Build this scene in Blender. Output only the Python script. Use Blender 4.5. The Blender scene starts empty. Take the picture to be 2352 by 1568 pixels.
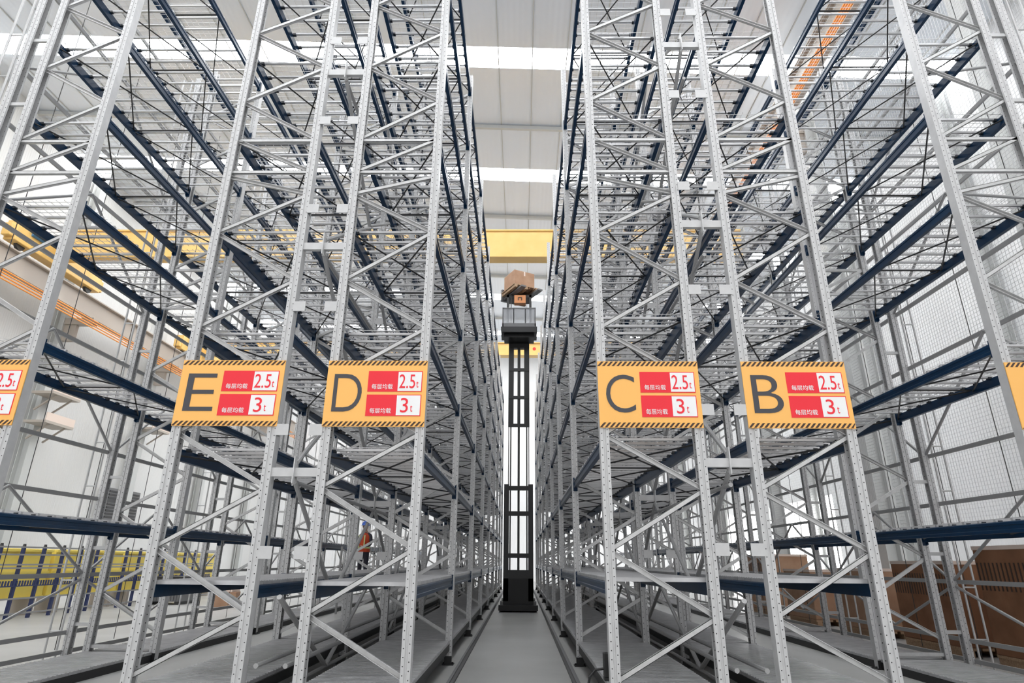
import bpy, math, random
from mathutils import Vector, Matrix
random.seed(7)
S = bpy.context.scene
COL = S.collection
PI = math.pi

# ------------------------------------------------------------------ materials
def mat(name, col, rough=.5, metal=0., spec=.5):
    m = bpy.data.materials.new(name); m.use_nodes = True
    b = m.node_tree.nodes['Principled BSDF']
    b.inputs['Base Color'].default_value = (*col, 1)
    b.inputs['Roughness'].default_value = rough
    b.inputs['Metallic'].default_value = metal
    b.inputs['Specular IOR Level'].default_value = spec
    return m
def nd(m, t, **kw):
    n = m.node_tree.nodes.new(t)
    for k, v in kw.items(): setattr(n, k, v)
    return n
def lk(m, a, b): m.node_tree.links.new(a, b)
def bsdf(m): return m.node_tree.nodes['Principled BSDF']
def noisy(m, c1, c2, scale, detail=4, coord='Object', stretch=(1, 1, 1)):
    tc = nd(m, 'ShaderNodeTexCoord'); mp = nd(m, 'ShaderNodeMapping')
    mp.inputs['Scale'].default_value = stretch
    n = nd(m, 'ShaderNodeTexNoise'); n.inputs['Scale'].default_value = scale; n.inputs['Detail'].default_value = detail
    r = nd(m, 'ShaderNodeValToRGB')
    r.color_ramp.elements[0].color = (*c1, 1); r.color_ramp.elements[1].color = (*c2, 1)
    r.color_ramp.elements[0].position = .3; r.color_ramp.elements[1].position = .7
    lk(m, tc.outputs[coord], mp.inputs[0]); lk(m, mp.outputs[0], n.inputs['Vector'])
    lk(m, n.outputs['Fac'], r.inputs[0]); lk(m, r.outputs[0], bsdf(m).inputs['Base Color'])
    return m
def ribbed(m, axis, freq, strength, dist=.02):
    tc = nd(m, 'ShaderNodeTexCoord'); w = nd(m, 'ShaderNodeTexWave', wave_type='BANDS', bands_direction=axis, wave_profile='SIN')
    w.inputs['Scale'].default_value = freq
    bp = nd(m, 'ShaderNodeBump'); bp.inputs['Strength'].default_value = strength; bp.inputs['Distance'].default_value = dist
    lk(m, tc.outputs['Object'], w.inputs['Vector']); lk(m, w.outputs['Fac'], bp.inputs['Height'])
    lk(m, bp.outputs[0], bsdf(m).inputs['Normal'])
    return m

M = {}
M['steel'] = noisy(mat('pale grey painted steel', (.6, .6, .6), .42, .25), (.52, .52, .525), (.59, .59, .59), 9)
M['brace'] = noisy(mat('galvanised brace steel', (.6, .6, .6), .36, .4), (.5, .5, .5), (.6, .6, .6), 14)
M['spine'] = mat('mid grey bracing steel', (.36, .36, .36), .45, .2)
M['navy'] = noisy(mat('navy painted beam', (.006, .03, .075), .3, 0, .25), (.0018, .021, .058), (.0025, .028, .075), 5)
M['black'] = mat('black steel', (.012, .012, .013), .45)
M['rod'] = mat('black bracing rod', (.015, .015, .016), .5)
M['zinc'] = mat('zinc wire', (.62, .62, .63), .34, .55)
M['plank'] = noisy(mat('zinc deck plank', (.62, .62, .63), .35, .5), (.44, .44, .45), (.56, .56, .57), 6)
M['clip'] = mat('black bar clip', (.015, .02, .028), .5)
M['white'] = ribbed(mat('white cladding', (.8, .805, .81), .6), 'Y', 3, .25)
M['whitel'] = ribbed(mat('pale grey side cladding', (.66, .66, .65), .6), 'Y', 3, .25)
M['whitex'] = ribbed(mat('white end cladding', (.78, .785, .79), .6), 'X', 3, .25)
M['ceil'] = ribbed(mat('light grey roof sheet', (.76, .80, .855), .32, .15), 'X', 1.6, .12)
M['colm'] = mat('grey column paint', (.55, .56, .55), .5)
M['beige'] = mat('beige crane rail paint', (.44, .39, .34), .5)
M['orange'] = mat('orange conductor bar', (.9, .32, .05), .45)
M['yellow'] = noisy(mat('crane yellow paint', (.85, .56, .10), .4), (.8, .5, .15), (.86, .56, .19), 2)
M['yellow2'] = noisy(mat('bright yellow panel paint', (.85, .62, .06), .4), (.86, .66, .12), (.93, .76, .17), 1.5)
M['blue'] = mat('dark blue post paint', (.03, .045, .14), .4)
M['motor'] = mat('blue motor paint', (.05, .2, .42), .4)
M['dark'] = mat('charcoal steel', (.035, .035, .036), .45)
M['midgrey'] = mat('mid grey steel', (.16, .16, .165), .45)
M['card'] = noisy(mat('brown cardboard', (.17, .085, .045), .8), (.2, .09, .042), (.28, .13, .066), 3)
M['card2'] = noisy(mat('light cardboard', (.4, .24, .15), .8), (.36, .2, .12), (.45, .28, .18), 3)
M['wrap'] = mat('pale wrap paper', (.75, .62, .54), .5)
M['wood'] = noisy(mat('pallet wood', (.4, .27, .17), .8), (.32, .2, .12), (.48, .33, .21), 5, stretch=(1, 8, 8))
M['skin'] = mat('skin', (.5, .3, .22), .6)
M['vest'] = mat('red orange safety vest', (.62, .07, .02), .7)
M['reflect'] = mat('reflective yellow green band', (.7, .8, .35), .4)
M['helmet'] = mat('blue helmet plastic', (.03, .12, .55), .3)
M['cloth'] = mat('dark work clothes', (.03, .03, .045), .8)
M['s_yel'] = mat('sign yellow orange', (.95, .50, .13), .45)
M['s_red'] = mat('sign red', (.84, .018, .035), .4)
M['s_wht'] = mat('sign white', (.86, .86, .86), .4)
M['s_gry'] = mat('sign letter charcoal', (.055, .055, .065), .5)
M['s_drk'] = mat('hazard stripe black brown', (.05, .025, .015), .5)
m = mat('grey cab glass', (.35, .36, .38), .1); bsdf(m).inputs['Alpha'].default_value = .55; M['glass'] = m
M['red'] = mat('red mark', (.8, .03, .02), .5)
# floor: polished concrete with faint joints and dust
m = noisy(mat('polished concrete', (.4, .4, .4), .38, 0, .4), (.36, .36, .35), (.46, .46, .45), .6, 8); M['floor'] = m
# upright: two staggered columns of small punched holes
m = M['steel'].copy(); m.name = 'perforated upright steel'; M['upright'] = m
ramp = [n for n in m.node_tree.nodes if n.type == 'VALTORGB'][0]
tc = nd(m, 'ShaderNodeTexCoord'); sp = nd(m, 'ShaderNodeSeparateXYZ'); lk(m, tc.outputs['Object'], sp.inputs[0])
def mth(op, a, b=None):
    n = nd(m, 'ShaderNodeMath', operation=op)
    for i, v in enumerate((a, b)):
        if v is None: continue
        if isinstance(v, (int, float)): n.inputs[i].default_value = v
        else: lk(m, v, n.inputs[i])
    return n.outputs[0]
side = mth('SIGN', sp.outputs['X'])
zz = mth('ADD', sp.outputs['Z'], mth('MULTIPLY', side, .019))
fz = mth('MULTIPLY', mth('SUBTRACT', mth('FRACT', mth('DIVIDE', zz, .076)), .5), .076)
fx = mth('SUBTRACT', mth('ABSOLUTE', sp.outputs['X']), .029)
dd = mth('SQRT', mth('ADD', mth('MULTIPLY', fx, fx), mth('MULTIPLY', fz, fz)))
hole = mth('LESS_THAN', dd, .0056)
mx = nd(m, 'ShaderNodeMixRGB'); lk(m, hole, mx.inputs[0]); lk(m, ramp.outputs[0], mx.inputs[1]); mx.inputs[2].default_value = (.02, .02, .02, 1)
lk(m, mx.outputs[0], bsdf(m).inputs['Base Color'])
# cardboard printed panel
def emit(name, col, s):
    m = bpy.data.materials.new(name); m.use_nodes = True; nt = m.node_tree; nt.nodes.clear()
    e = nt.nodes.new('ShaderNodeEmission'); o = nt.nodes.new('ShaderNodeOutputMaterial')
    e.inputs[0].default_value = (*col, 1); e.inputs[1].default_value = s; nt.links.new(e.outputs[0], o.inputs[0]); return m
M['door'] = emit('daylight through wall glazing', (1, 1, 1), 9.)
M['sky'] = emit('daylight rooflight', (.96, .98, 1), 18.)

# ------------------------------------------------------------------ mesh builder
class MB:
    def __init__(s): s.v = []; s.f = []; s.mi = []; s.cur = 0
    def quadbox(s, c, ends=True):          # c: 8 corners, bottom 4 then top 4
        n = len(s.v); s.v += [tuple(p) for p in c]
        fs = [(0, 1, 5, 4), (1, 2, 6, 5), (2, 3, 7, 6), (3, 0, 4, 7)]
        if ends: fs += [(3, 2, 1, 0), (4, 5, 6, 7)]
        s.f += [tuple(n + i for i in f) for f in fs]; s.mi += [s.cur] * len(fs); return s
    def box(s, a, b):
        (x0, y0, z0), (x1, y1, z1) = a, b
        return s.quadbox([(x0, y0, z0), (x1, y0, z0), (x1, y1, z0), (x0, y1, z0), (x0, y0, z1), (x1, y0, z1), (x1, y1, z1), (x0, y1, z1)])
    def cbox(s, c, d):
        return s.box([c[i] - d[i] / 2 for i in range(3)], [c[i] + d[i] / 2 for i in range(3)])
    def bar(s, p, q, w, h, side=None, ends=True, off=(0, 0)):
        p, q = Vector(p), Vector(q); d = (q - p).normalized()
        sd = Vector(side) if side else (Vector((0, 0, 1)).cross(d) if abs(d.z) < .99 else Vector((1, 0, 0)))
        sd = (sd - d * sd.dot(d)).normalized(); up = d.cross(sd)
        o = sd * off[0] + up * off[1]
        k = [(-1, -1), (1, -1), (1, 1), (-1, 1)]
        return s.quadbox([p + o + sd * (a * w / 2) + up * (b * h / 2) for a, b in k] + [q + o + sd * (a * w / 2) + up * (b * h / 2) for a, b in k], ends)
    def channel(s, p, q, w, h, t, side, flip=1):   # U section lying in the plane that holds side
        s.bar(p, q, w, t, side, off=(0, flip * (h - t) / 2))
        s.bar(p, q, t, h, side, off=(-(w - t) / 2, 0)); s.bar(p, q, t, h, side, off=((w - t) / 2, 0)); return s
    def tube(s, p, q, r, n=8):
        return s.cone(p, q, r, r, n)
    def cone(s, p, q, r0, r1, n=12):
        p, q = Vector(p), Vector(q); d = (q - p).normalized()
        a = d.orthogonal().normalized(); b = d.cross(a); m0 = len(s.v)
        for c, r in ((p, r0), (q, r1)):
            for i in range(n):
                t = 2 * PI * i / n; s.v.append(tuple(c + a * (r * math.cos(t)) + b * (r * math.sin(t))))
        for i in range(n):
            j = (i + 1) % n; s.f.append((m0 + i, m0 + j, m0 + n + j, m0 + n + i)); s.mi.append(s.cur)
        s.f += [tuple(m0 + i for i in reversed(range(n))), tuple(m0 + n + i for i in range(n))]; s.mi += [s.cur] * 2
        return s
    def prism(s, poly, axis, a, b):        # closed 2D outline swept along an axis
        n = len(poly); m0 = len(s.v)
        def P(u, v, w): return {'Z': (u, v, w), 'Y': (u, w, v), 'X': (w, u, v)}[axis]
        for w in (a, b): s.v += [P(u, v, w) for u, v in poly]
        for i in range(n):
            j = (i + 1) % n; s.f.append((m0 + i, m0 + j, m0 + n + j, m0 + n + i)); s.mi.append(s.cur)
        s.f += [tuple(m0 + i for i in reversed(range(n))), tuple(m0 + n + i for i in range(n))]; s.mi += [s.cur] * 2
        return s
    def poly(s, pts):
        n = len(s.v); s.v += [tuple(p) for p in pts]; s.f.append(tuple(range(n, n + len(pts)))); s.mi.append(s.cur); return s
    def mesh(s, name, mats):
        me = bpy.data.meshes.new(name); me.from_pydata(s.v, [], s.f)
        for x in (mats if isinstance(mats, (list, tuple)) else [mats]): me.materials.append(x)
        me.polygons.foreach_set('material_index', s.mi); me.update()
        import bmesh
        bm = bmesh.new(); bm.from_mesh(me); bmesh.ops.recalc_face_normals(bm, faces=bm.faces); bm.to_mesh(me); bm.free()
        return me
def put(name, me, parent=None, loc=(0, 0, 0), rot=(0, 0, 0)):
    o = bpy.data.objects.new(name, me); COL.objects.link(o)
    o.location = loc; o.rotation_euler = rot
    if parent: o.parent = parent
    return o
def build(mb, name, mats, parent=None, loc=(0, 0, 0), rot=(0, 0, 0)):
    return put(name, mb.mesh(name, mats), parent, loc, rot)
def tag(o, label, cat, group=None, kind=None):
    o['label'] = label; o['category'] = cat
    if group: o['group'] = group
    if kind: o['kind'] = kind
    return o
def thing(name, label, cat, loc=(0, 0, 0), rotz=0, group=None):
    o = put(name, None, None, loc, (0, 0, rotz)); o.empty_display_size = .2
    return tag(o, label, cat, group)
def struct(mb, name, mats):
    o = build(mb, name, mats); o['kind'] = 'structure'; return o
def bevel(o, w=.006, n=2):
    b = o.modifiers.new('soft edges', 'BEVEL'); b.width = w; b.segments = n; b.limit_method = 'ANGLE'; return o

# ------------------------------------------------------------------ camera
CH = 1.44
cam = bpy.data.cameras.new('camera'); co = bpy.data.objects.new('camera', cam); COL.objects.link(co)
cam.sensor_width = 36; cam.sensor_fit = 'HORIZONTAL'; cam.lens = 36 * 1382.3 / 2352; cam.clip_end = 300; cam.clip_start = .05
co.matrix_world = Matrix.Translation((0, 0, CH)) @ (Matrix.Rotation(.016, 4, 'Z') @ Matrix.Rotation(PI / 2 + .3506, 4, 'X') @ Matrix.Rotation(.0076, 4, 'Z'))
S.camera = co

# ------------------------------------------------------------------ racks
Y0, BAY, NB = 6.3, 3.662, 8
YF = [Y0 + BAY * k for k in range(NB + 1)]
LV_DE = [1.14 + 1.3526 * i for i in range(8)]
LV_CB = [1.20 + 1.4257 * i for i in range(7)]
LV_AF = [1.83, 3.72, 5.575, 6.89, 8.18, 9.47, 10.76]
# shared meshes
UP_W = .095
up_prof = [(-.0475, 0), (-.014, 0), (-.009, .01), (.009, .01), (.014, 0), (.0475, 0), (.0475, .024), (.041, .024), (.041, .016), (-.038, .016), (-.038, .098), (.041, .098), (.041, .09), (.0475, .09), (.0475, .114), (-.0475, .114)]
def prof(side): return [(x * -side, y) for x, y in up_prof]      # the open side of the post faces the inside of its frame
ME_UP = {(h, sd): MB().prism(prof(sd), 'Z', .012, h).mesh('upright', M['upright']) for h in (11.05, 11.2) for sd in (-1, 1)}
mb = MB().box((-.085, -.03, 0), (.085, .145, .012)); mb.tube((-.065, .045, .012), (-.065, .045, .035), .014); mb.tube((.065, .045, .012), (.065, .045, .035), .014)
mb.box((-.055, -.006, .012), (.055, 0, .12))
ME_BASE = mb.mesh('base_plate', M['black'])
def beam_mesh(flip):
    L = BAY - .114
    pr = [(-.026, 0), (.026, 0), (.026, .034), (.018, .04), (.018, .078), (.026, .084), (.026, .112), (.014, .122), (-.026, .122)]
    pr = [(flip * x, z) for x, z in pr]
    b = MB().prism(pr, 'Y', .004, L - .004)
    for y in (0, L - .006): b.box((-.034, y, -.05), (.034, y + .006, .165))
    for y in (.006, L - .04): b.box((flip * .026 - .003, y, -.04), (flip * .026 + .007, y + .034, .155))
    return b.mesh('beam', M['navy'])
ME_BEAM = {1: beam_mesh(1), -1: beam_mesh(-1)}
DW, DL = 1.03, BAY - .13
def deck_mesh():
    b = MB(); n = 14
    for i in range(n):                               # support bars
        y = DL * (i + .5) / n
        b.bar((-DW / 2, y, .012), (DW / 2, y, .012), .034, .024, (0, 1, 0))
    for i in range(43):
        y = DL * (i + .5) / 43
        b.bar((-DW / 2, y, .027), (DW / 2, y, .027), .0045, .0045, (0, 1, 0), False)
    for i in range(10):
        x = -DW / 2 + DW * (i + .5) / 10
        b.bar((x, 0, .031), (x, DL, .031), .0045, .0045, (1, 0, 0), False)
    b.cur = 1
    for i in range(n):
        y = DL * (i + .5) / n
        for s in (-1, 1): b.cbox((s * (DW / 2 - .05), y, .0), (.05, .045, .03))
    return b.mesh('wire_deck', [M['zinc'], M['clip']])
ME_DECK = deck_mesh()
def plank_mesh():
    b = MB(); n = 16; w = DL / n
    for i in range(n):
        y = i * w
        b.box((-DW / 2, y + .004, .0), (DW / 2, y + w - .004, .034))
        for j in range(3):
            yy = y + w * (j + .5) / 3
            b.box((-DW / 2 + .01, yy - .012, .034), (DW / 2 - .01, yy + .012, .04))
    return b.mesh('deck_planks', M['plank'])
ME_PLANK = plank_mesh()
b = MB(); h = DW / 2 - .02
for y0, y1 in ((0, DL / 2), (DL / 2, DL)):
    b.tube((-h, y0, -.075), (h, y1, -.075), .0105, 6); b.tube((h, y0, -.06), (-h, y1, -.06), .0105, 6)
b.box((-h, DL / 2 - .012, -.066), (h, DL / 2 + .012, -.05))
ME_ROD = b.mesh('bracing_rods', M['rod'])
b = MB().prism([(-.03, 0), (.03, 0), (.03, .1), (-.03, .1)], 'Y', 0, BAY - .114)
ME_LOW = b.mesh('low_beam', M['black'])
# frame bracing nodes: 1 = right post, 0 = left post (heights above floor)
NODES = [(0, .95 - 1.12), (1, .39), (0, .95), (1, 1.55), (0, 2.145), (1, 2.715), (0, 3.31), (1, 3.92), (0, 4.52), (1, 5.15), (0, 5.69), (1, 5.965)]
NODES2 = [(0, 6.02), (1, 6.52)]
NODES3 = [(0, 6.52), (1, 7.12), (0, 7.70), (1, 8.3), (0, 8.82), (1, 9.42), (0, 10.0), (1, 10.6)]
HOR = [.2, 6.02, 6.5, 10.85]
def braces(xl, xr, mirror):
    out = []
    a, c = xl + UP_W * .8, xr - UP_W * .8
    for seq in (NODES, NODES2, NODES3):
        for i, ((s0, z0), (s1, z1)) in enumerate(zip(seq, seq[1:])):
            if z0 < .1: continue
            if mirror: s0, s1 = 1 - s0, 1 - s1
            p = ((c if s0 else a), .05, z0 + .02); q = ((c if s1 else a), .05, z1 - .02)
            f = -1 if s1 else 1
            out.append(('diagonal_brace', p, q, f))
    for z in HOR: out.append(('horizontal_brace', (a, .05, z), (c, .05, z), 1))
    return out
def add_brace(mb, p, q, f): mb.channel(p, q, .048, .034, .005, (0, 0, 1) if abs(p[2] - q[2]) < .01 else (1, 0, .001), f)

def rack(xl, xr, levels, mirror, label, height, planks=True, zf=.29):
    r = thing('pallet_rack', label, 'pallet rack', (0, 0, 0))
    r.location = ((xl + xr) / 2, Y0, 0)
    cx = (xl + xr) / 2; L, R = xl - cx, xr - cx
    bl = braces(L, R, mirror)
    whole = MB()
    for _, p, q, f in bl: add_brace(whole, p, q, f)
    me_w = whole.mesh('frame_bracing', M['brace'])
    for k in range(NB + 1):
        y = BAY * k
        for x, sd in ((L + UP_W / 2, -1), (R - UP_W / 2, 1)):
            u = put('upright', ME_UP[height, sd], r, (x, y, 0)); put('base_plate', ME_BASE, u)
        if k == 0:
            for nm, p, q, f in bl:
                bb = MB(); add_brace(bb, p, q, f); build(bb, nm, M['brace'], r)
        else: put('frame_bracing', me_w, r, (0, y, 0))
    cand = []
    for k in range(NB):
        for z in levels:
            for s in (-1, 1): cand.append((math.hypot(YF[k] + 1.8, z - CH, cx), k, z, s))
    cand.sort()
    for _, k, z, s in cand[:99]:
        put('beam', ME_BEAM[s], r, ((R if s > 0 else L) - s * .05, BAY * k + .114, z - .06))
    if cand[99:]:
        rest = MB()
        src = ME_BEAM
        for _, k, z, s in cand[99:]:
            me = src[s]; n = len(rest.v); ox, oy, oz = (R if s > 0 else L) - s * .05, BAY * k + .114, z - .06
            rest.v += [(v.co.x + ox, v.co.y + oy, v.co.z + oz) for v in me.vertices]
            rest.f += [tuple(n + i for i in p.vertices) for p in me.polygons]; rest.mi += [0] * len(me.polygons)
        o = build(rest, 'far_beams', M['navy'], r); o['kind'] = 'stuff'
    for k in range(NB):
        y = BAY * k + .122
        for i, z in enumerate(levels):
            if planks and i == 0:
                put('deck_planks', ME_PLANK, r, (0, y, z + .063))
            else:
                d = put('wire_deck', ME_DECK, r, (0, y, z + .063)); put('bracing_rods', ME_ROD, d)
        put('deck_planks', ME_PLANK, r, (0, y, zf))
        for s in (-1, 1): put('low_beam', ME_LOW, r, ((R if s > 0 else L) - s * .06, BAY * k + .114, zf - .1))
    return r
XD = (-2.1163, -1.0248); XE = (-3.7284, -2.5967); XF = (-6.56, -5.4567)
XC = (.8341, 1.9251); XB = (2.3963, 3.5149); XA = (5.2415, 6.34)
rD = rack(*XD, LV_DE, False, 'grey pallet rack with navy beams carrying the yellow sign D', 11.05)
rE = rack(*XE, LV_DE, True, 'grey pallet rack with navy beams carrying the yellow sign E', 11.05)
rC = rack(*XC, LV_CB, True, 'grey pallet rack with navy beams carrying the yellow sign C', 11.2)
rB = rack(*XB, LV_CB, False, 'grey pallet rack with navy beams carrying the yellow sign B', 11.2)
rF = rack(*XF, LV_AF, False, 'outermost pallet rack before the yellow panels, its sign cut by the picture edge', 11.2, False, .1)
rA = rack(*XA, LV_AF, False, 'outermost pallet rack before the brown cartons and the wall netting', 11.2, False, .1)

# row spacers and flue bracing between back-to-back racks (parts of one of the pair)
def flue(r, xa, xb, bars, plates):
    ox = r.location.x; a, b_, c = xa - ox, xb - ox, (xa + xb) / 2 - ox
    m1 = MB(); 
    m1.box((a, .02, -.045), (b_, .026, .045)); m1.box((a, .026, .035), (b_, .075, .045)); m1.box((a, .026, -.045), (b_, .075, -.035))
    m1.box((c - .006, -.02, -.12), (c + .006, .1, .16))
    me1 = m1.mesh('row_spacer', M['steel'])
    m2 = MB()
    m2.box((-.01, -.012, -.06), (.13, -.004, .06)); m2.box((-.01, -.004, -.06), (0, .09, .06))
    me2 = m2.mesh('spacer_bracket', M['steel'])
    m3 = MB()
    for i, z in enumerate(bars):
        m3.tube((c, .05, z + .1), (c, BAY / 2, z + 1.32), .026); m3.tube((c, BAY / 2, z + 1.32), (c, BAY + .05, z + .1), .026)
        m3.tube((c, .05, z - .08), (c, BAY / 2, z - 1.28), .026); m3.tube((c, BAY / 2, z - 1.28), (c, BAY + .05, z - .08), .026)
    m3.tube((c, .05, 1.1), (c, BAY / 2, .25), .026); m3.tube((c, BAY / 2, .25), (c, BAY + .05, 1.1), .026)
    me3 = m3.mesh('flue_bracing', M['spine'])
    me4 = MB().tube((0, .05, 0), (0, BAY + .05, 0), .024).mesh('flue_rail', M['spine'])
    for k in range(NB + 1):
        y = BAY * k
        for z in bars: put('row_spacer', me1, r, (0, y, z))
        for z in plates if k < 7 else ():
            put('spacer_bracket', me2, r, (a, y, z)); o = put('spacer_bracket', me2, r, (b_, y, z)); o.scale.x = -1
        if k < NB:
            put('flue_bracing', me3, r, (0, y, 0))
            for x, z in ((c - .14, .5), (c + .14, .5), (c, .24), (c, 2.2), (c, 4.86), (c, 7.5)): put('flue_rail', me4, r, (x, y, z))
flue(rD, XE[1], XD[0], (2.30, 4.96, 7.60), (1.51, 2.74, 4.165, 5.46, 6.78, 8.12, 9.4))
flue(rB, XC[1], XB[0], (2.42, 5.26, 8.05), (1.567, 2.975, 4.38, 5.775, 7.18, 8.6, 9.9))

# spine bracing behind the two outer racks: second post on stubs, rails and diagonals
def spine(r, sgn, xout):
    ox = r.location.x; xo = xout - ox; xs = xo + sgn * .27
    zs = [.12, .39, 1.2, 2.35, 3.1, 4.6, 5.6, 6.9, 7.75, 9.2, 10.3]
    mp = MB().prism(prof(sgn), 'Z', 0, 11.0); mep = mp.mesh('spine_post', M['upright'])
    st = MB(); st.box((min(xo, xs), .03, -.025), (max(xo, xs), .065, .025)); zst = (.5, 1.6, 2.7, 3.8, 4.9, 6.0, 7.1, 8.2, 9.3, 10.4)
    for z in () and (.5, 1.6, 2.7, 3.8, 4.9, 6.0, 7.1, 8.2, 9.3, 10.4):
        st.box((min(xo, xs), .03, z - .025), (max(xo, xs), .065, z + .025))
    mes = st.mesh('spine_stub', M['steel'])
    rl = MB()
    rl.bar((xs + sgn * .05, .06, 0), (xs + sgn * .05, BAY + .06, 0), .03, .06, (1, 0, 0))
    mer = rl.mesh('spine_rail', M['spine'])
    med = []
    for i, (z0, z1) in enumerate([(1.15, .45), (1.2, 2.35), (3.1, 4.6), (5.6, 6.9), (7.75, 9.2)]):
        dg = MB(); dg.tube((xs + sgn * .02, .06, z0), (xs + sgn * .02, BAY / 2, z1), .022); dg.tube((xs + sgn * .02, BAY / 2, z1), (xs + sgn * .02, BAY + .06, z0), .022); med.append(dg.mesh('spine_diagonal', M['spine']))
    ld = MB()
    for x in (xs + sgn * .16, xs + sgn * .34): ld.tube((x, .06, 0), (x, .06, 11), .016, 6)
    for i in range(15): ld.tube((xs + sgn * .16, .06, .4 + .72 * i), (xs + sgn * .34, .06, .4 + .72 * i), .012, 6)
    mel = ld.mesh('net_ladder_post', M['steel'])
    for k in range(NB + 1):
        y = BAY * k
        put('spine_post', mep, r, (xs, y, 0)); [put('spine_stub', mes, r, (0, y, z)) for z in zst]; put('net_ladder_post', mel, r, (0, y, 0))
        if k < NB: [put('spine_rail', mer, r, (0, y, z)) for z in zs]; [put('spine_diagonal', d, r, (0, y, 0)) for d in med]
    cb = MB()
    for i in range(20): cb.tube((xs + sgn * .42, -.3 + 1.45 * i, .1), (xs + sgn * .42, -.3 + 1.45 * i, 11), .006, 5)
    build(cb, 'net_cable', M['dark'], r)
spine(rF, -1, XF[0]); spine(rA, 1, XA[1])
# wire netting behind the outermost rack
nt = MB(); nx = XA[1] + .72
y = 5.6
while y < 20: nt.bar((nx, y, 1.9), (nx, y, 11), .0035, .0035, (1, 0, 0), False); y += .062
z = 1.9
while z < 11: nt.bar((nx, 5.6, z), (nx, 20, z), .0035, .0035, (1, 0, 0), False); z += .062
o = build(nt, 'wire_netting', M['zinc']); tag(o, 'fine zinc wire netting hung behind the outermost rack against the white wall', 'netting')
# small blue safety pins and black sensor box are clipped on below

# ------------------------------------------------------------------ signs
def text_mesh(txt, size, name, material, bold=0., align='LEFT'):
    c = bpy.data.curves.new('txt', 'FONT'); c.body = txt; c.size = size; c.extrude = .0015; c.offset = bold; c.align_x = align; c.resolution_u = 6
    o = bpy.data.objects.new('txt', c); COL.objects.link(o); bpy.context.view_layer.update()
    dg = bpy.context.evaluated_depsgraph_get(); me = bpy.data.meshes.new_from_object(o.evaluated_get(dg), depsgraph=dg)
    bpy.data.objects.remove(o); bpy.data.curves.remove(c)
    me.name = name; me.materials.clear(); me.materials.append(material); return me
def fit(me, x0, x1, z0, z1):      # lay the letters upright into a rectangle of the sign face
    xs = [v.co.x for v in me.vertices]; ys = [v.co.y for v in me.vertices]
    ax, bx, ay, by = min(xs), max(xs), min(ys), max(ys)
    for v in me.vertices:
        u = (v.co.x - ax) / (bx - ax); w = (v.co.y - ay) / (by - ay); d = v.co.z
        v.co = (x0 + u * (x1 - x0), -d, z0 + w * (z1 - z0))
    me.flip_normals() if False else None
    return me
ZB, ZT = 2.775, 3.51
def sign(xl, xr, letter, label):
    W, H = xr - xl, ZT - ZB
    s = thing('rack_sign', label, 'sign', (xl, Y0 - .012, ZB), 0, 'yellow load signs on the rack fronts')
    p = build(MB().box((0, -.004, 0), (W, .006, H)), 'sign_panel', M['s_yel'], s)
    for z0, z1 in ((0, H * .08), (H * .92, H)):
        st = MB(); n = 21; pw = W / n; hh = z1 - z0
        for i in range(n):
            a = i * pw; sk = hh * .75; q = [(a, z0 + hh * .08), (a + pw * .5, z0 + hh * .08), (min(W, a + pw * .5 + sk), z0 + hh * .92), (min(W, a + sk), z0 + hh * .92)]
            if q[2][0] - q[3][0] < .004: continue
            st.prism(q, 'Y', -.006, -.004)
        build(st, 'hazard_stripe', M['s_drk'], s)
    put('letter', fit(text_mesh(letter, .5, 'letter', M['s_gry'], -.004), W * .075, W * .36, H * .22, H * .79), s, (0, -.006, 0))
    for z0, z1, num in ((.52, .835, '2.5'), (.155, .475, '3')):
        pl = build(MB().box((W * .415, -.008, H * z0), (W * .955, -.004, H * z1)), 'load_plate', M['s_red'], s)
        build(MB().box((W * .715, -.0095, H * (z0 + .012)), (W * .948, -.008, H * (z1 - .012))), 'number_field', M['s_wht'], pl)
        hz = z1 - z0
        if num == '2.5': a, c, g = .728, .886, .012
        else: a, c, g = .755, .83, .022
        put('load_number', fit(text_mesh(num, .3, 'load_number', M['s_red']), W * a, W * c, H * (z0 + hz * .16), H * (z0 + hz * .84)), pl, (0, -.0105, 0))
        put('unit_letter', fit(text_mesh('t', .3, 'unit_letter', M['s_red']), W * (c + g), W * (c + g + .022), H * (z0 + hz * .2), H * (z0 + hz * .5)), pl, (0, -.0105, 0))
        put('plate_text', fit(text_mesh('\u6bcf\u5c42\u5747\u8f7d', .1, 'plate_text', M['s_wht']), W * .455, W * .665, H * (z0 + hz * .12), H * (z0 + hz * .37)), pl, (0, -.0095, 0))
    return s
sign(*XE, 'E', 'yellow rack sign with a dark letter E above the grey frame')
sign(*XD, 'D', 'yellow rack sign with a dark letter D beside the forklift aisle')
sign(*XC, 'C', 'yellow rack sign with a dark letter C beside the forklift aisle')
sign(*XB, 'B', 'yellow rack sign with a dark letter B above the grey frame')
sign(*XF, 'F', 'yellow rack sign cut off by the picture edge, its load numbers partly in view')
sign(*XA, 'A', 'yellow rack sign cut off by the edge, only its plain yellow end in view')

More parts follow.
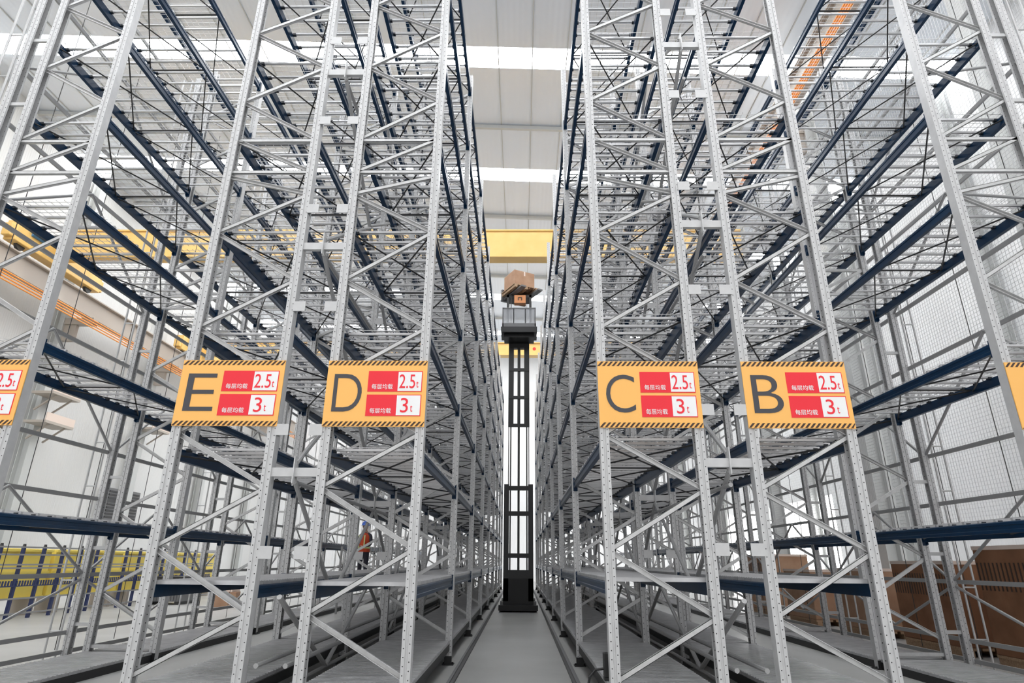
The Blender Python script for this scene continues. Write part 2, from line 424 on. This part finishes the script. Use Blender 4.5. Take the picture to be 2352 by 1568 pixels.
# ------------------------------------------------------------------ building shell
ZC = 17 + CH; XL, XR, YB, YE = -20.5, 15.0, -7, 50
def roof(x): return ZC - .042 * x
f = MB().box((XL - .3, YB, -.2), (XR + .3, YE + .3, 0)); struct(f, 'floor', M['floor'])
sky_y = [2.9 + 6.97 * i for i in range(-1, 7)]
edges = [YB] + [e for y in sky_y for e in (y - .48, y + .48)] + [YE + .3]
rf = MB()
for i in range(0, len(edges), 2):
    a, c = edges[i], edges[i + 1]
    if c <= a: continue
    rf.quadbox([(XL, a, roof(XL)), (XR, a, roof(XR)), (XR, c, roof(XR)), (XL, c, roof(XL)), (XL, a, roof(XL) + .15), (XR, a, roof(XR) + .15), (XR, c, roof(XR) + .15), (XL, c, roof(XL) + .15)])
struct(rf, 'ceiling', M['ceil'])
for i, y in enumerate(sky_y):
    a, c = y - .48, y + .48
    w = MB().quadbox([(XL, a, roof(XL) + .03), (XR, a, roof(XR) + .03), (XR, c, roof(XR) + .03), (XL, c, roof(XL) + .03), (XL, a, roof(XL) + .1), (XR, a, roof(XR) + .1), (XR, c, roof(XR) + .1), (XL, c, roof(XL) + .1)])
    struct(w, 'window_%d' % (i + 1), M['sky'])
for i, y in enumerate((13.4, 20.4, 27.3, 34.3, 41.3)):
    t = MB().bar((XL, y, roof(XL) - .12), (XR, y, roof(XR) - .12), .12, .16); struct(t, 'trim_%d' % (i + 1), M['colm'])
sm = MB()
x = -.83 - 1.22 * 15
while x < XR:
    sm.bar((x, YB, roof(x) - .02), (x, YE, roof(x) - .02), .035, .03); x += 1.22
struct(sm, 'trim_6', M['colm'])
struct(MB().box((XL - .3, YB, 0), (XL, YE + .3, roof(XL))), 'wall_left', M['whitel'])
wr = MB()
DY0, DY1, DZ = 30., 46., 4.6
wr.box((XR, YB, 0), (XR + .3, DY0, roof(XR))); wr.box((XR, DY1, 0), (XR + .3, YE + .3, roof(XR))); wr.box((XR, DY0, DZ), (XR + .3, DY1, roof(XR)))
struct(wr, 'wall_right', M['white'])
dr = MB(); y = DY0
while y < DY1 - .1: dr.box((XR + .12, y + .04, .06), (XR + .16, y + 1.96, DZ - .06)); y += 2
struct(dr, 'window_9', M['door'])
df = MB(); y = DY0
while y < DY1 + .1: df.box((XR + .05, y - .06, 0), (XR + .2, y + .06, DZ)); y += 2
struct(df, 'trim_40', M['colm'])
struct(MB().box((XL, YE, 0), (XR, YE + .3, roof(XL))), 'wall_back', M['whitex'])
def column(x, y, h, nm='building_column'):
    b = MB(); 
    b.box((x - .2, y - .2, 0), (x - .17, y + .2, h)); b.box((x + .17, y - .2, 0), (x + .2, y + .2, h)); b.box((x - .17, y - .015, 0), (x + .17, y + .015, h))
    return b
k = 7
for y in (3.3, 10.3, 17.3, 24.3, 31.3, 38.3, 45.3):
    for x in (XL + .35, 9.95, XR - .35):
        struct(column(x, y, roof(x) - .05), 'trim_%d' % k, M['colm']); k += 1
# ------------------------------------------------------------------ cranes
XRW = -19.0
def runway(x, sgn, ztop, label, ln):
    r = thing('crane_runway', label, 'crane runway', (x, 0, 0))
    b = MB(); b.box((-.18, YB + 1, ztop - .95), (.18, YE - .3, ztop - .9)); b.box((-.18, YB + 1, ztop - .1), (.18, YE - .3, ztop - .05)); b.box((-.02, YB + 1, ztop - .9), (.02, YE - .3, ztop - .1))
    b.box((-.04, YB + 1, ztop - .05), (.04, YE - .3, ztop))
    build(b, 'runway_beam', M['beige'], r)
    for y in (3.3, 10.3, 17.3, 24.3, 31.3, 38.3, 45.3):
        bk = MB().box((min(-sgn * .3, sgn * ln) , y - .15, ztop - 1.25), (max(-sgn * .3, sgn * ln), y + .15, ztop - .95))
        bk.box((min(sgn * (ln - .5), sgn * ln), y - .1, ztop - 2.0), (max(sgn * (ln - .5), sgn * ln), y + .1, ztop - 1.25))
        build(bk, 'bracket', M['beige'], r)
    for i in range(4):
        c = MB().tube((-sgn * .35, YB + 1, ztop - 1.1 - .11 * i), (-sgn * .35, YE - .5, ztop - 1.1 - .11 * i), .03, 6)
        build(c, 'conductor_bar', M['orange'], r)
    return r
ZR = 10.85 + CH
runway(XRW, -1, ZR, 'beige crane runway beam with orange bars on the side wall beyond the yellow fence panels', .95)
ZR2 = 15.2 + CH
runway(9.0, 1, ZR2, 'beige crane runway with orange bars high above the outermost racks by the netting', .75)
def crane(y, zb, h, x0, x1, label, red=False):
    r = thing('overhead_crane', label, 'crane', (0, y, zb))
    b = MB(); b.box((x0, -.28, 0), (x1, .28, .06)); b.box((x0, -.22, .06), (x1, .22, h - .06)); b.box((x0, -.28, h - .06), (x1, .28, h))
    build(b, 'girder', M['yellow'], r)
    e = MB(); e.box((x0 - .25, -2.4, -.4), (x0 + .2, 2.4, .42)); e.box((x0 - .2, -2.6, -.3), (x0 + .15, -2.4, .2)); e.box((x0 - .2, 2.4, -.3), (x0 + .15, 2.6, .2))
    c = build(e, 'end_carriage', M['yellow'], r); bevel(c, .03)
    mo = MB().tube((x0 + .2, -1.75, .3), (x0 + .3, -1.1, .3), .2, 14); build(mo, 'drive_motor', M['motor'], r)
    for yy in (-1.9, 1.9):
        w = MB().tube((x0 - .06, yy, -.4), (x0 + .06, yy, -.4), .2, 16); build(w, 'wheel', M['dark'], r)
    if red: build(MB().tube((.78, -.23, h * .5), (.78, -.22, h * .5), .1, 16), 'red_mark', M['red'], r)
    return r
crane(21.8, 11.5 + CH, 1.25, XRW, 8.9, 'yellow overhead crane girder spanning the aisle above the forklift')
crane(33.6, 11.35 + CH, .8, XRW, 8.9, 'farther yellow crane girder low behind the forklift mast', True)

# ------------------------------------------------------------------ aisle floor rails
for nm, x, lb in (('guide_rail', -.83, 'dark steel guide rail along the aisle floor under rack D'), ('guide_rail', .66, 'dark steel guide rail along the aisle floor under rack C')):
    s = -1 if x < 0 else 1
    b = MB().box((x, 4.6, 0), (x + s * .012, YF[-1], .11)); b.box((x, 4.6, .0), (x + s * .1, YF[-1], .012)); b.box((x, 4.6, .1), (x + s * .03, YF[-1], .112))
    tag(build(b, nm, M['midgrey']), lb, 'guide rail', 'floor guide rails')

# ------------------------------------------------------------------ forklift (man-up turret truck) in the aisle
T = thing('forklift', 'black narrow aisle forklift with raised cab and tall mast', 'forklift', (-.07, 20.0, 0))
b = MB(); b.box((-.47, .1, .12), (.47, 1.3, .95)); b.box((-.6, -.15, .05), (.6, .05, .2)); b.box((-.58, 0, .03), (.58, 2.2, .16)); build(b, 'chassis', M['black'], T)
for sx in (-1, 1):
    for yy in (.3, 1.9): build(MB().tube((sx * .42, yy, .15), (sx * .56, yy, .15), .15, 18), 'wheel', M['dark'], T)
b = MB()
for sx in (-1, 1): b.box((sx * .47 - (.16 if sx > 0 else 0), .1, .3), (sx * .47 + (.16 if sx < 0 else 0), .32, 3.82))
for z in (1.62, 2.9, 3.7): b.box((-.47, .12, z - .07), (.47, .2, z + .07))
b.box((-.03, .22, .9), (.03, .28, 3.8)); b.box((-.47, .12, .9), (.47, .2, 1.2))
build(b, 'outer_mast', M['dark'], T)
b = MB()
for sx in (-1, 1): b.box((sx * .27 - .02, .22, .5), (sx * .27 + .02, .32, 8.8)); b.box((sx * .34 - .012, .25, .5), (sx * .34 + .012, .3, 8.9))
b.box((-.035, .24, .5), (.035, .3, 8.8))
build(b, 'inner_mast', M['dark'], T)
b = MB()
for sx in (-1, 1): b.box((sx * .27 - .09, .12, 5.75), (sx * .27 + .09, .2, 8.9))
for z in (5.78, 6.75, 7.75): b.box((-.36, .1, z - .05), (.36, .2, z + .05))
b.box((-.05, .14, 5.75), (.05, .2, 8.9)); b.box((-.36, .08, 8.55), (.36, .3, 8.95))
build(b, 'carriage_mast', M['dark'], T)
b = MB(); b.box((-.62, -.75, 9.0), (.62, .1, 9.2)); b.box((-.52, -.55, 8.88), (.52, .1, 9.0)); build(b, 'cab_floor', M['black'], T)
b = MB()
for sx in (-1, 1):
    b.box((sx * .56 - .02, -.72, 9.2), (sx * .56 + .02, -.68, 9.92)); b.box((sx * .56 - .02, .3, 9.2), (sx * .56 + .02, .34, 9.92)); b.box((sx * .56 - .015, -.7, 9.88), (sx * .56 + .015, .3, 9.92))
b.box((-.56, -.72, 9.88), (.56, -.68, 9.92)); b.box((-.58, -.72, 9.2), (.58, -.69, 9.34)); b.box((-.2, -.7, 9.2), (-.17, -.66, 9.92)); b.box((.2, -.7, 9.2), (.23, -.66, 9.92))
build(b, 'cab_rail', M['midgrey'], T)
build(MB().box((-.54, -.70, 9.34), (.54, -.694, 9.88)), 'cab_window', M['glass'], T)
build(MB().box((-.16, -.66, 9.28), (.42, -.62, 9.36)), 'warning_strip', mat('olive strip', (.25, .28, .06), .5), T)
b = MB()
for sx in (-1, 1): b.box((sx * .4 - .04, -.3, 9.2), (sx * .4 + .04, -.1, 10.6))
b.box((-.3, -.32, 9.2), (-.27, -.28, 10.6)); b.box((-.44, -.3, 10.5), (.44, .3, 10.6)); build(b, 'turret_mast', M['dark'], T)
b = MB()
for sx in (-.33, .33): b.box((sx - .09, -.95, 10.6), (sx + .09, .5, 10.66))
b.box((-.5, .4, 10.55), (.5, .5, 11.0)); f_ = build(b, 'fork', M['midgrey'], T, rot=(0, 0, .5))
bx = thing('tote_box', 'orange carton with a dark handle in the raised forklift cab', 'box', (-.04, 19.45, 9.95))
b = MB().box((-.2, -.12, 0), (.2, .12, .3)); b2 = build(b, 'body', mat('orange carton', (.72, .3, .12), .6), bx); build(MB().tube((-.06, -.125, .1), (-.06, -.125, .2), .014).tube((.06, -.125, .1), (.06, -.125, .2), .014).tube((-.06, -.125, .2), (.06, -.125, .2), .014), 'handle', M['dark'], bx)
pl = thing('pallet', 'wooden pallet on the raised forklift forks', 'pallet', (-.07, 19.85, 10.5), .5)
b = MB()
for i in range(6): b.box((-.5 + .17 * i, -.55, .1), (-.36 + .17 * i, .45, .125))
build(b, 'deck_boards', M['wood'], pl)
for x in (-.42, 0, .42): build(MB().box((x - .05, -.55, 0), (x + .05, .45, .1)), 'bearer', M['wood'], pl)
def carton(loc, size, rz, label, cat='carton', material='card2', group=None, tape=True, flaps=False):
    t = thing('carton', label, cat, loc, rz, group); w, d, h = size
    o = build(MB().box((-w / 2, -d / 2, 0), (w / 2, d / 2, h)), 'body', M[material], t); bevel(o, .012)
    if tape: build(MB().box((-.03, -d / 2 - .002, h * .72), (.03, d / 2 + .002, h + .002)), 'tape', M['wrap'], t)
    if flaps:
        build(MB().bar((-w / 2, -d / 2, h), (w / 2, -d / 2, h), .01, .03, (0, 1, 0)), 'rim', M['wrap'], t)
        build(MB().bar((-w / 2, -d / 2, h), (-w / 2, d / 2, h), .01, .03, (1, 0, 0)), 'rim', M['wrap'], t)
    return t
carton((-.07, 19.85, 10.626), (.82, .8, .62), .5, 'brown carton on the pallet raised by the forklift')

for ch in T.children:
    if ch.name.split('.')[0] in ('cab_floor', 'cab_rail', 'cab_window', 'warning_strip', 'turret_mast', 'fork'): ch.location.z -= .17
# ------------------------------------------------------------------ far left yard: fence with yellow panels
Fx = -12.7
fe = thing('safety_fence', 'blue posted fence with grey rails before the yellow panels', 'fence', (Fx, 12.5, 0))
n = 19
for i in range(n):
    y = .72 * i
    b = MB().box((-.035, y - .035, 0), (.035, y + .035, 1.7)); p = build(b, 'post', M['blue'], fe)
    build(MB().cone((0, y, 1.7), (0, y, 1.78), .045, .03, 10), 'post_knob', M['dark'], p)
for z in (.13, .48, 1.2, 1.28, 1.52, 1.7):
    build(MB().box((.035, -.2, z - .02), (.06, .72 * n, z + .02)), 'rail', M['spine'], fe)
b = MB()
for i in range(int(.72 * n / .09)): b.box((.036, .09 * i, .78), (.05, .09 * i + .045, .9))
b.box((.036, 0, .76), (.06, .72 * n, .785)); build(b, 'ribbed_rail', M['blue'], fe)
for i in range(5):
    L = 3.1; y = 11.6 + 3.25 * i
    o = thing('yellow_panel', ['yellow steel panel at the near end of the row behind the blue fence', 'second yellow steel panel of the row behind the blue fence', 'middle yellow steel panel of the row behind the blue fence', 'fourth yellow steel panel of the row behind the blue fence', 'yellow steel panel at the far end of the row behind the blue fence'][i], 'panel', (-13.5, y, 0), 0, 'yellow panels behind the fence')
    b = MB().box((-.2, 0, .42), (.2, L, 1.68)); bevel(build(b, 'sheet', M['yellow2'], o), .02)
    b = MB()
    for z in (.42, 1.05, 1.6): b.box((.2, 0, z), (.24, L, z + .06))
    build(b, 'stiffener', M['yellow2'], o)
    for yy in (.4, L - .4): build(MB().box((-.3, yy - .06, 0), (.3, yy + .06, .42)), 'trestle', M['beige'], o)
for i, (y, z) in enumerate(((24.3, 7.75), (24.3, 6.55), (31.3, 7.75))):
    o = thing('wall_platform', ['upper beige bracket platform on the side wall column', 'lower beige bracket platform on the side wall column', 'farther beige bracket platform on the next side wall column'][i], 'platform', (XL + .58, y, z), 0, 'beige platforms on the wall columns')
    build(MB().box((0, -.85, 0), (.9, .75, .1)), 'plate', M['beige'], o); build(MB().box((.86, -.85, .1), (.9, .75, .42)), 'edge_board', M['wrap'], o)
    for yy in (-.5, .4): build(MB().bar((0, yy, -.6), (.8, yy, 0), .06, .06), 'strut', M['beige'], o)
# grey ribbed bin and cartons beyond
o = thing('storage_bin', 'grey ribbed storage bin on the floor beyond the far aisle', 'bin', (-12.0, 22.3, 0))
b = MB().box((-.55, -.5, .1), (.55, .5, .85)); build(b, 'tub', M['midgrey'], o)
b = MB()
for i in range(12): b.box((-.55 + .095 * i, -.53, .12), (-.51 + .095 * i, -.5, .83))
build(b, 'ribs', M['midgrey'], o); build(MB().box((-.58, -.54, .82), (.58, .54, .88)), 'rim', M['dark'], o)
for sx in (-.45, .45): build(MB().box((sx - .06, -.5, 0), (sx + .06, .5, .1)), 'foot', M['dark'], o)
carton((-9.6, 21.2, 0), (.7, .6, .45), .2, 'brown carton on the floor beyond the rack with sign E', material='card2')
carton((-9.6, 21.2, .45), (.6, .5, .3), -.1, 'small pale carton on top of the floor carton beyond rack E', material='wrap', tape=False)
o = thing('control_cabinet', 'dark grey louvred cabinet on the side wall beyond the yellow panels', 'cabinet', (XL + .305, 31, 3.2))
build(MB().box((-.3, -1.3, 0), (.15, 1.3, 1.5)), 'body', M['midgrey'], o)
b = MB()
for i in range(9): b.box((.15, -1.2, .1 + .15 * i), (.18, 1.2, .18 + .15 * i))
build(b, 'louvre', M['dark'], o)

# ------------------------------------------------------------------ right side: big cartons behind the outermost rack
def bigbox(loc, size, label, material, rz=0):
    t = thing('bulk_carton', label, 'carton', loc, rz, 'bulk cartons by the wall'); w, d, h = size
    bevel(build(MB().box((-w / 2, -d / 2, .14), (w / 2, d / 2, h)), 'body', M[material], t), .02)
    p = MB()
    for i in range(5): p.box((-w / 2 + w * i / 5, -d / 2, .1), (-w / 2 + w * (i + .7) / 5, d / 2, .14))
    for x in (-w / 2 + .08, 0, w / 2 - .08): p.box((x - .06, -d / 2, 0), (x + .06, d / 2, .1))
    build(p, 'pallet_base', M['wood'], t)
    r = MB()
    r.box((-w / 2 - .006, -d / 2 - .006, h - .05), (w / 2 + .006, -d / 2, h + .01)); r.box((-w / 2 - .006, -d / 2, h - .05), (-w / 2, d / 2, h + .01))
    build(r, 'rim', M['wrap'], t)
    hz = MB()
    for i in range(22):
        z = .35 + (i % 2) * .05
        hz.box((-w / 2 - .004, -d / 2 + d * (i + .3) / 22, h * .62), (-w / 2, -d / 2 + d * (i + .62) / 22, h * .86))
    build(hz, 'vent_slots', M['s_drk'], t)
    return t
bigbox((8.15, 9.6, 0), (1.5, 1.9, 1.72), 'largest dark brown bulk carton behind the outermost rack, cut by the picture edge', 'card')
bigbox((8.1, 12.1, 0), (1.4, 1.7, 1.5), 'dark brown bulk carton with a pale rim, second behind the outermost rack', 'card')
bigbox((7.95, 14.6, 0), (1.2, 1.6, 1.35), 'mid brown bulk carton seen between the rack posts left of the largest one', 'card2')
bigbox((7.9, 17.2, 0), (1.2, 1.6, 1.3), 'light brown bulk carton seen through the frame under sign B', 'card2')
bigbox((8.0, 20.2, 0), (1.3, 1.6, 1.7), 'farthest light brown bulk carton in the row by the netting', 'card2')
# black sensor box with a cable on the rack C floor deck
o = thing('sensor_box', 'small black box with a curved cable at the foot of rack C', 'sensor', (.87, 6.6, .37))
bevel(build(MB().box((-.06, -.05, .03), (.06, .05, .24)), 'housing', M['black'], o), .008)
cb = MB(); pts = [Vector((-.06, 0, .1)), Vector((-.14, 0, .09)), Vector((-.2, 0, .03)), Vector((-.22, 0, -.08)), Vector((-.22, 0, -.36))]
for p, q in zip(pts, pts[1:]): cb.tube(p, q, .012)
build(cb, 'cable', M['black'], o); build(MB().box((-.06, -.05, 0), (.06, .05, .03)), 'foot', M['black'], o)

# ------------------------------------------------------------------ worker on a mesh platform
PX, PY, PZ = -4.72, 19.2, .78
o = thing('work_platform', 'grey wire mesh work platform in the aisle beyond rack E', 'platform', (PX, PY, 0))
b = MB().box((-.6, -.5, PZ - .05), (.6, .5, PZ)); build(b, 'deck', M['midgrey'], o)
for x in (-.56, .56):
    for y in (-.46, .46): build(MB().box((x - .025, y - .025, 0), (x + .025, y + .025, PZ + 1.05)), 'leg', M['spine'], o)
b = MB()
for i in range(13): b.tube((-.56 + .0933 * i, .46, PZ), (-.56 + .0933 * i, .46, PZ + 1.05), .006, 5)
for i in range(8): b.tube((-.56, .46, PZ + .15 * i), (.56, .46, PZ + .15 * i), .006, 5)
build(b, 'mesh_panel', M['zinc'], o)
per = thing('person', 'worker in a red orange vest and blue helmet standing between the racks', 'person', (PX, PY - .05, PZ), -.4)
V = {}
verts, edges_, rad = [], [], []
def jt(n, p, r, par=None):
    V[n] = len(verts); verts.append(p); rad.append(r)
    if par: edges_.append((V[par], V[n]))
jt('pelvis', (0, 0, .92), (.15, .11)); jt('waist', (0, 0, 1.06), (.135, .1), 'pelvis'); jt('chest', (0, .01, 1.28), (.165, .115), 'waist'); jt('neckb', (0, .01, 1.42), (.08, .07), 'chest')
jt('neck', (0, -.01, 1.5), (.055, .055), 'neckb'); jt('headl', (0, -.03, 1.57), (.075, .085), 'neck'); jt('headu', (0, -.03, 1.67), (.08, .095), 'headl'); jt('crown', (0, -.02, 1.73), (.055, .06), 'headu')
for s, n in ((-1, 'l'), (1, 'r')):
    jt('sh' + n, (s * .19, .01, 1.38), (.062, .06), 'neckb'); jt('el' + n, (s * .27, -.05, 1.12), (.045, .045), 'sh' + n); jt('wr' + n, (s * .2, -.27, 1.05), (.032, .03), 'el' + n); jt('pa' + n, (s * .17, -.35, 1.05), (.036, .022), 'wr' + n)
    for i in range(4):
        jt('f%s%d' % (n, i), (s * (.14 + .02 * i), -.41, 1.05 - .004 * i), (.0095, .0095), 'pa' + n); jt('g%s%d' % (n, i), (s * (.14 + .02 * i), -.445 + .005 * abs(i - 1), 1.03), (.008, .008), 'f%s%d' % (n, i))
    jt('t' + n, (s * .13, -.36, 1.075), (.01, .01), 'pa' + n); jt('u' + n, (s * .12, -.4, 1.08), (.009, .009), 't' + n)
    jt('hip' + n, (s * .1, 0, .86), (.095, .095), 'pelvis'); jt('kn' + n, (s * .11, -.02, .48), (.065, .065), 'hip' + n); jt('an' + n, (s * .11, .02, .09), (.042, .045), 'kn' + n); jt('toe' + n, (s * .12, -.14, .04), (.042, .035), 'an' + n)
me = bpy.data.meshes.new('body'); me.from_pydata(verts, edges_, []); bo = put('body', me, per)
sk = bo.modifiers.new('skin', 'SKIN'); sk.use_smooth_shade = True
for i, r in enumerate(rad): me.skin_vertices[0].data[i].radius = r
me.skin_vertices[0].data[0].use_root = True
ss = bo.modifiers.new('sub', 'SUBSURF'); ss.levels = 1; ss.render_levels = 1
bpy.context.view_layer.update(); dg = bpy.context.evaluated_depsgraph_get()
me2 = bpy.data.meshes.new_from_object(bo.evaluated_get(dg), depsgraph=dg); bo.modifiers.clear(); bo.data = me2
me2.materials.clear(); me2.materials.append(M['skin']); me2.materials.append(M['cloth'])
for p in me2.polygons:
    c = p.center; hand = c.y < -.25 and c.z > .9
    p.material_index = 0 if (c.z > 1.45 or hand) else 1
    p.use_smooth = True
# face: nose, eyes, ears
b = MB().cone((0, -.115, 1.62), (0, -.14, 1.6), .012, .016, 8); build(b, 'nose', M['skin'], per)
b = MB()
for s in (-1, 1): b.tube((s * .03, -.108, 1.64), (s * .03, -.118, 1.64), .01, 8)
build(b, 'eyes', M['s_drk'], per); b = MB().bar((-.025, -.112, 1.565), (.025, -.112, 1.565), .006, .008); build(b, 'mouth', M['s_red'], per)
b = MB()
for s in (-1, 1): b.tube((s * .075, -.02, 1.63), (s * .092, -.015, 1.63), .026, 10)
build(b, 'ears', M['skin'], per)
def shell(rings, name, material, parent, n=20):
    b = MB(); m0 = 0
    for z, cy, rx, ry in rings:
        for i in range(n):
            t = 2 * PI * i / n; b.v.append((rx * math.cos(t), cy + ry * math.sin(t), z))
    for k in range(len(rings) - 1):
        for i in range(n):
            j = (i + 1) % n; b.f.append((k * n + i, k * n + j, (k + 1) * n + j, (k + 1) * n + i)); b.mi.append(0)
    o = build(b, name, material, parent)
    for p in o.data.polygons: p.use_smooth = True
    return o
vst = shell([(.9, 0, .19, .15), (1.06, 0, .175, .14), (1.25, .01, .2, .155), (1.36, .01, .2, .14), (1.43, .01, .14, .11), (1.46, .01, .085, .085)], 'vest', M['vest'], per)
shell([(1.0, 0, .186, .148), (1.05, 0, .184, .147)], 'reflective_band', M['reflect'], per)
b = MB()
for s in (-1, 1): b.bar((s * .1, -.165, 1.02), (s * .1, -.155, 1.38), .04, .006, (1, 0, 0))
build(b, 'reflective_strap', M['reflect'], per)
shell([(1.665, -.03, .135, .16), (1.675, -.03, .108, .13), (1.73, -.025, .1, .118), (1.78, -.02, .07, .085), (1.805, -.02, .02, .03), (1.807, -.02, .001, .001)], 'helmet', M['helmet'], per)

# ------------------------------------------------------------------ light
w = bpy.data.worlds.new('world'); S.world = w; w.use_nodes = True
bg = w.node_tree.nodes['Background']; bg.inputs[0].default_value = (1, 1, 1, 1); bg.inputs[1].default_value = 1.1
S.view_settings.view_transform = 'Standard'; S.view_settings.look = 'None'; S.view_settings.gamma = 1; S.view_settings.use_curve_mapping = False
S.view_settings.exposure = 0.
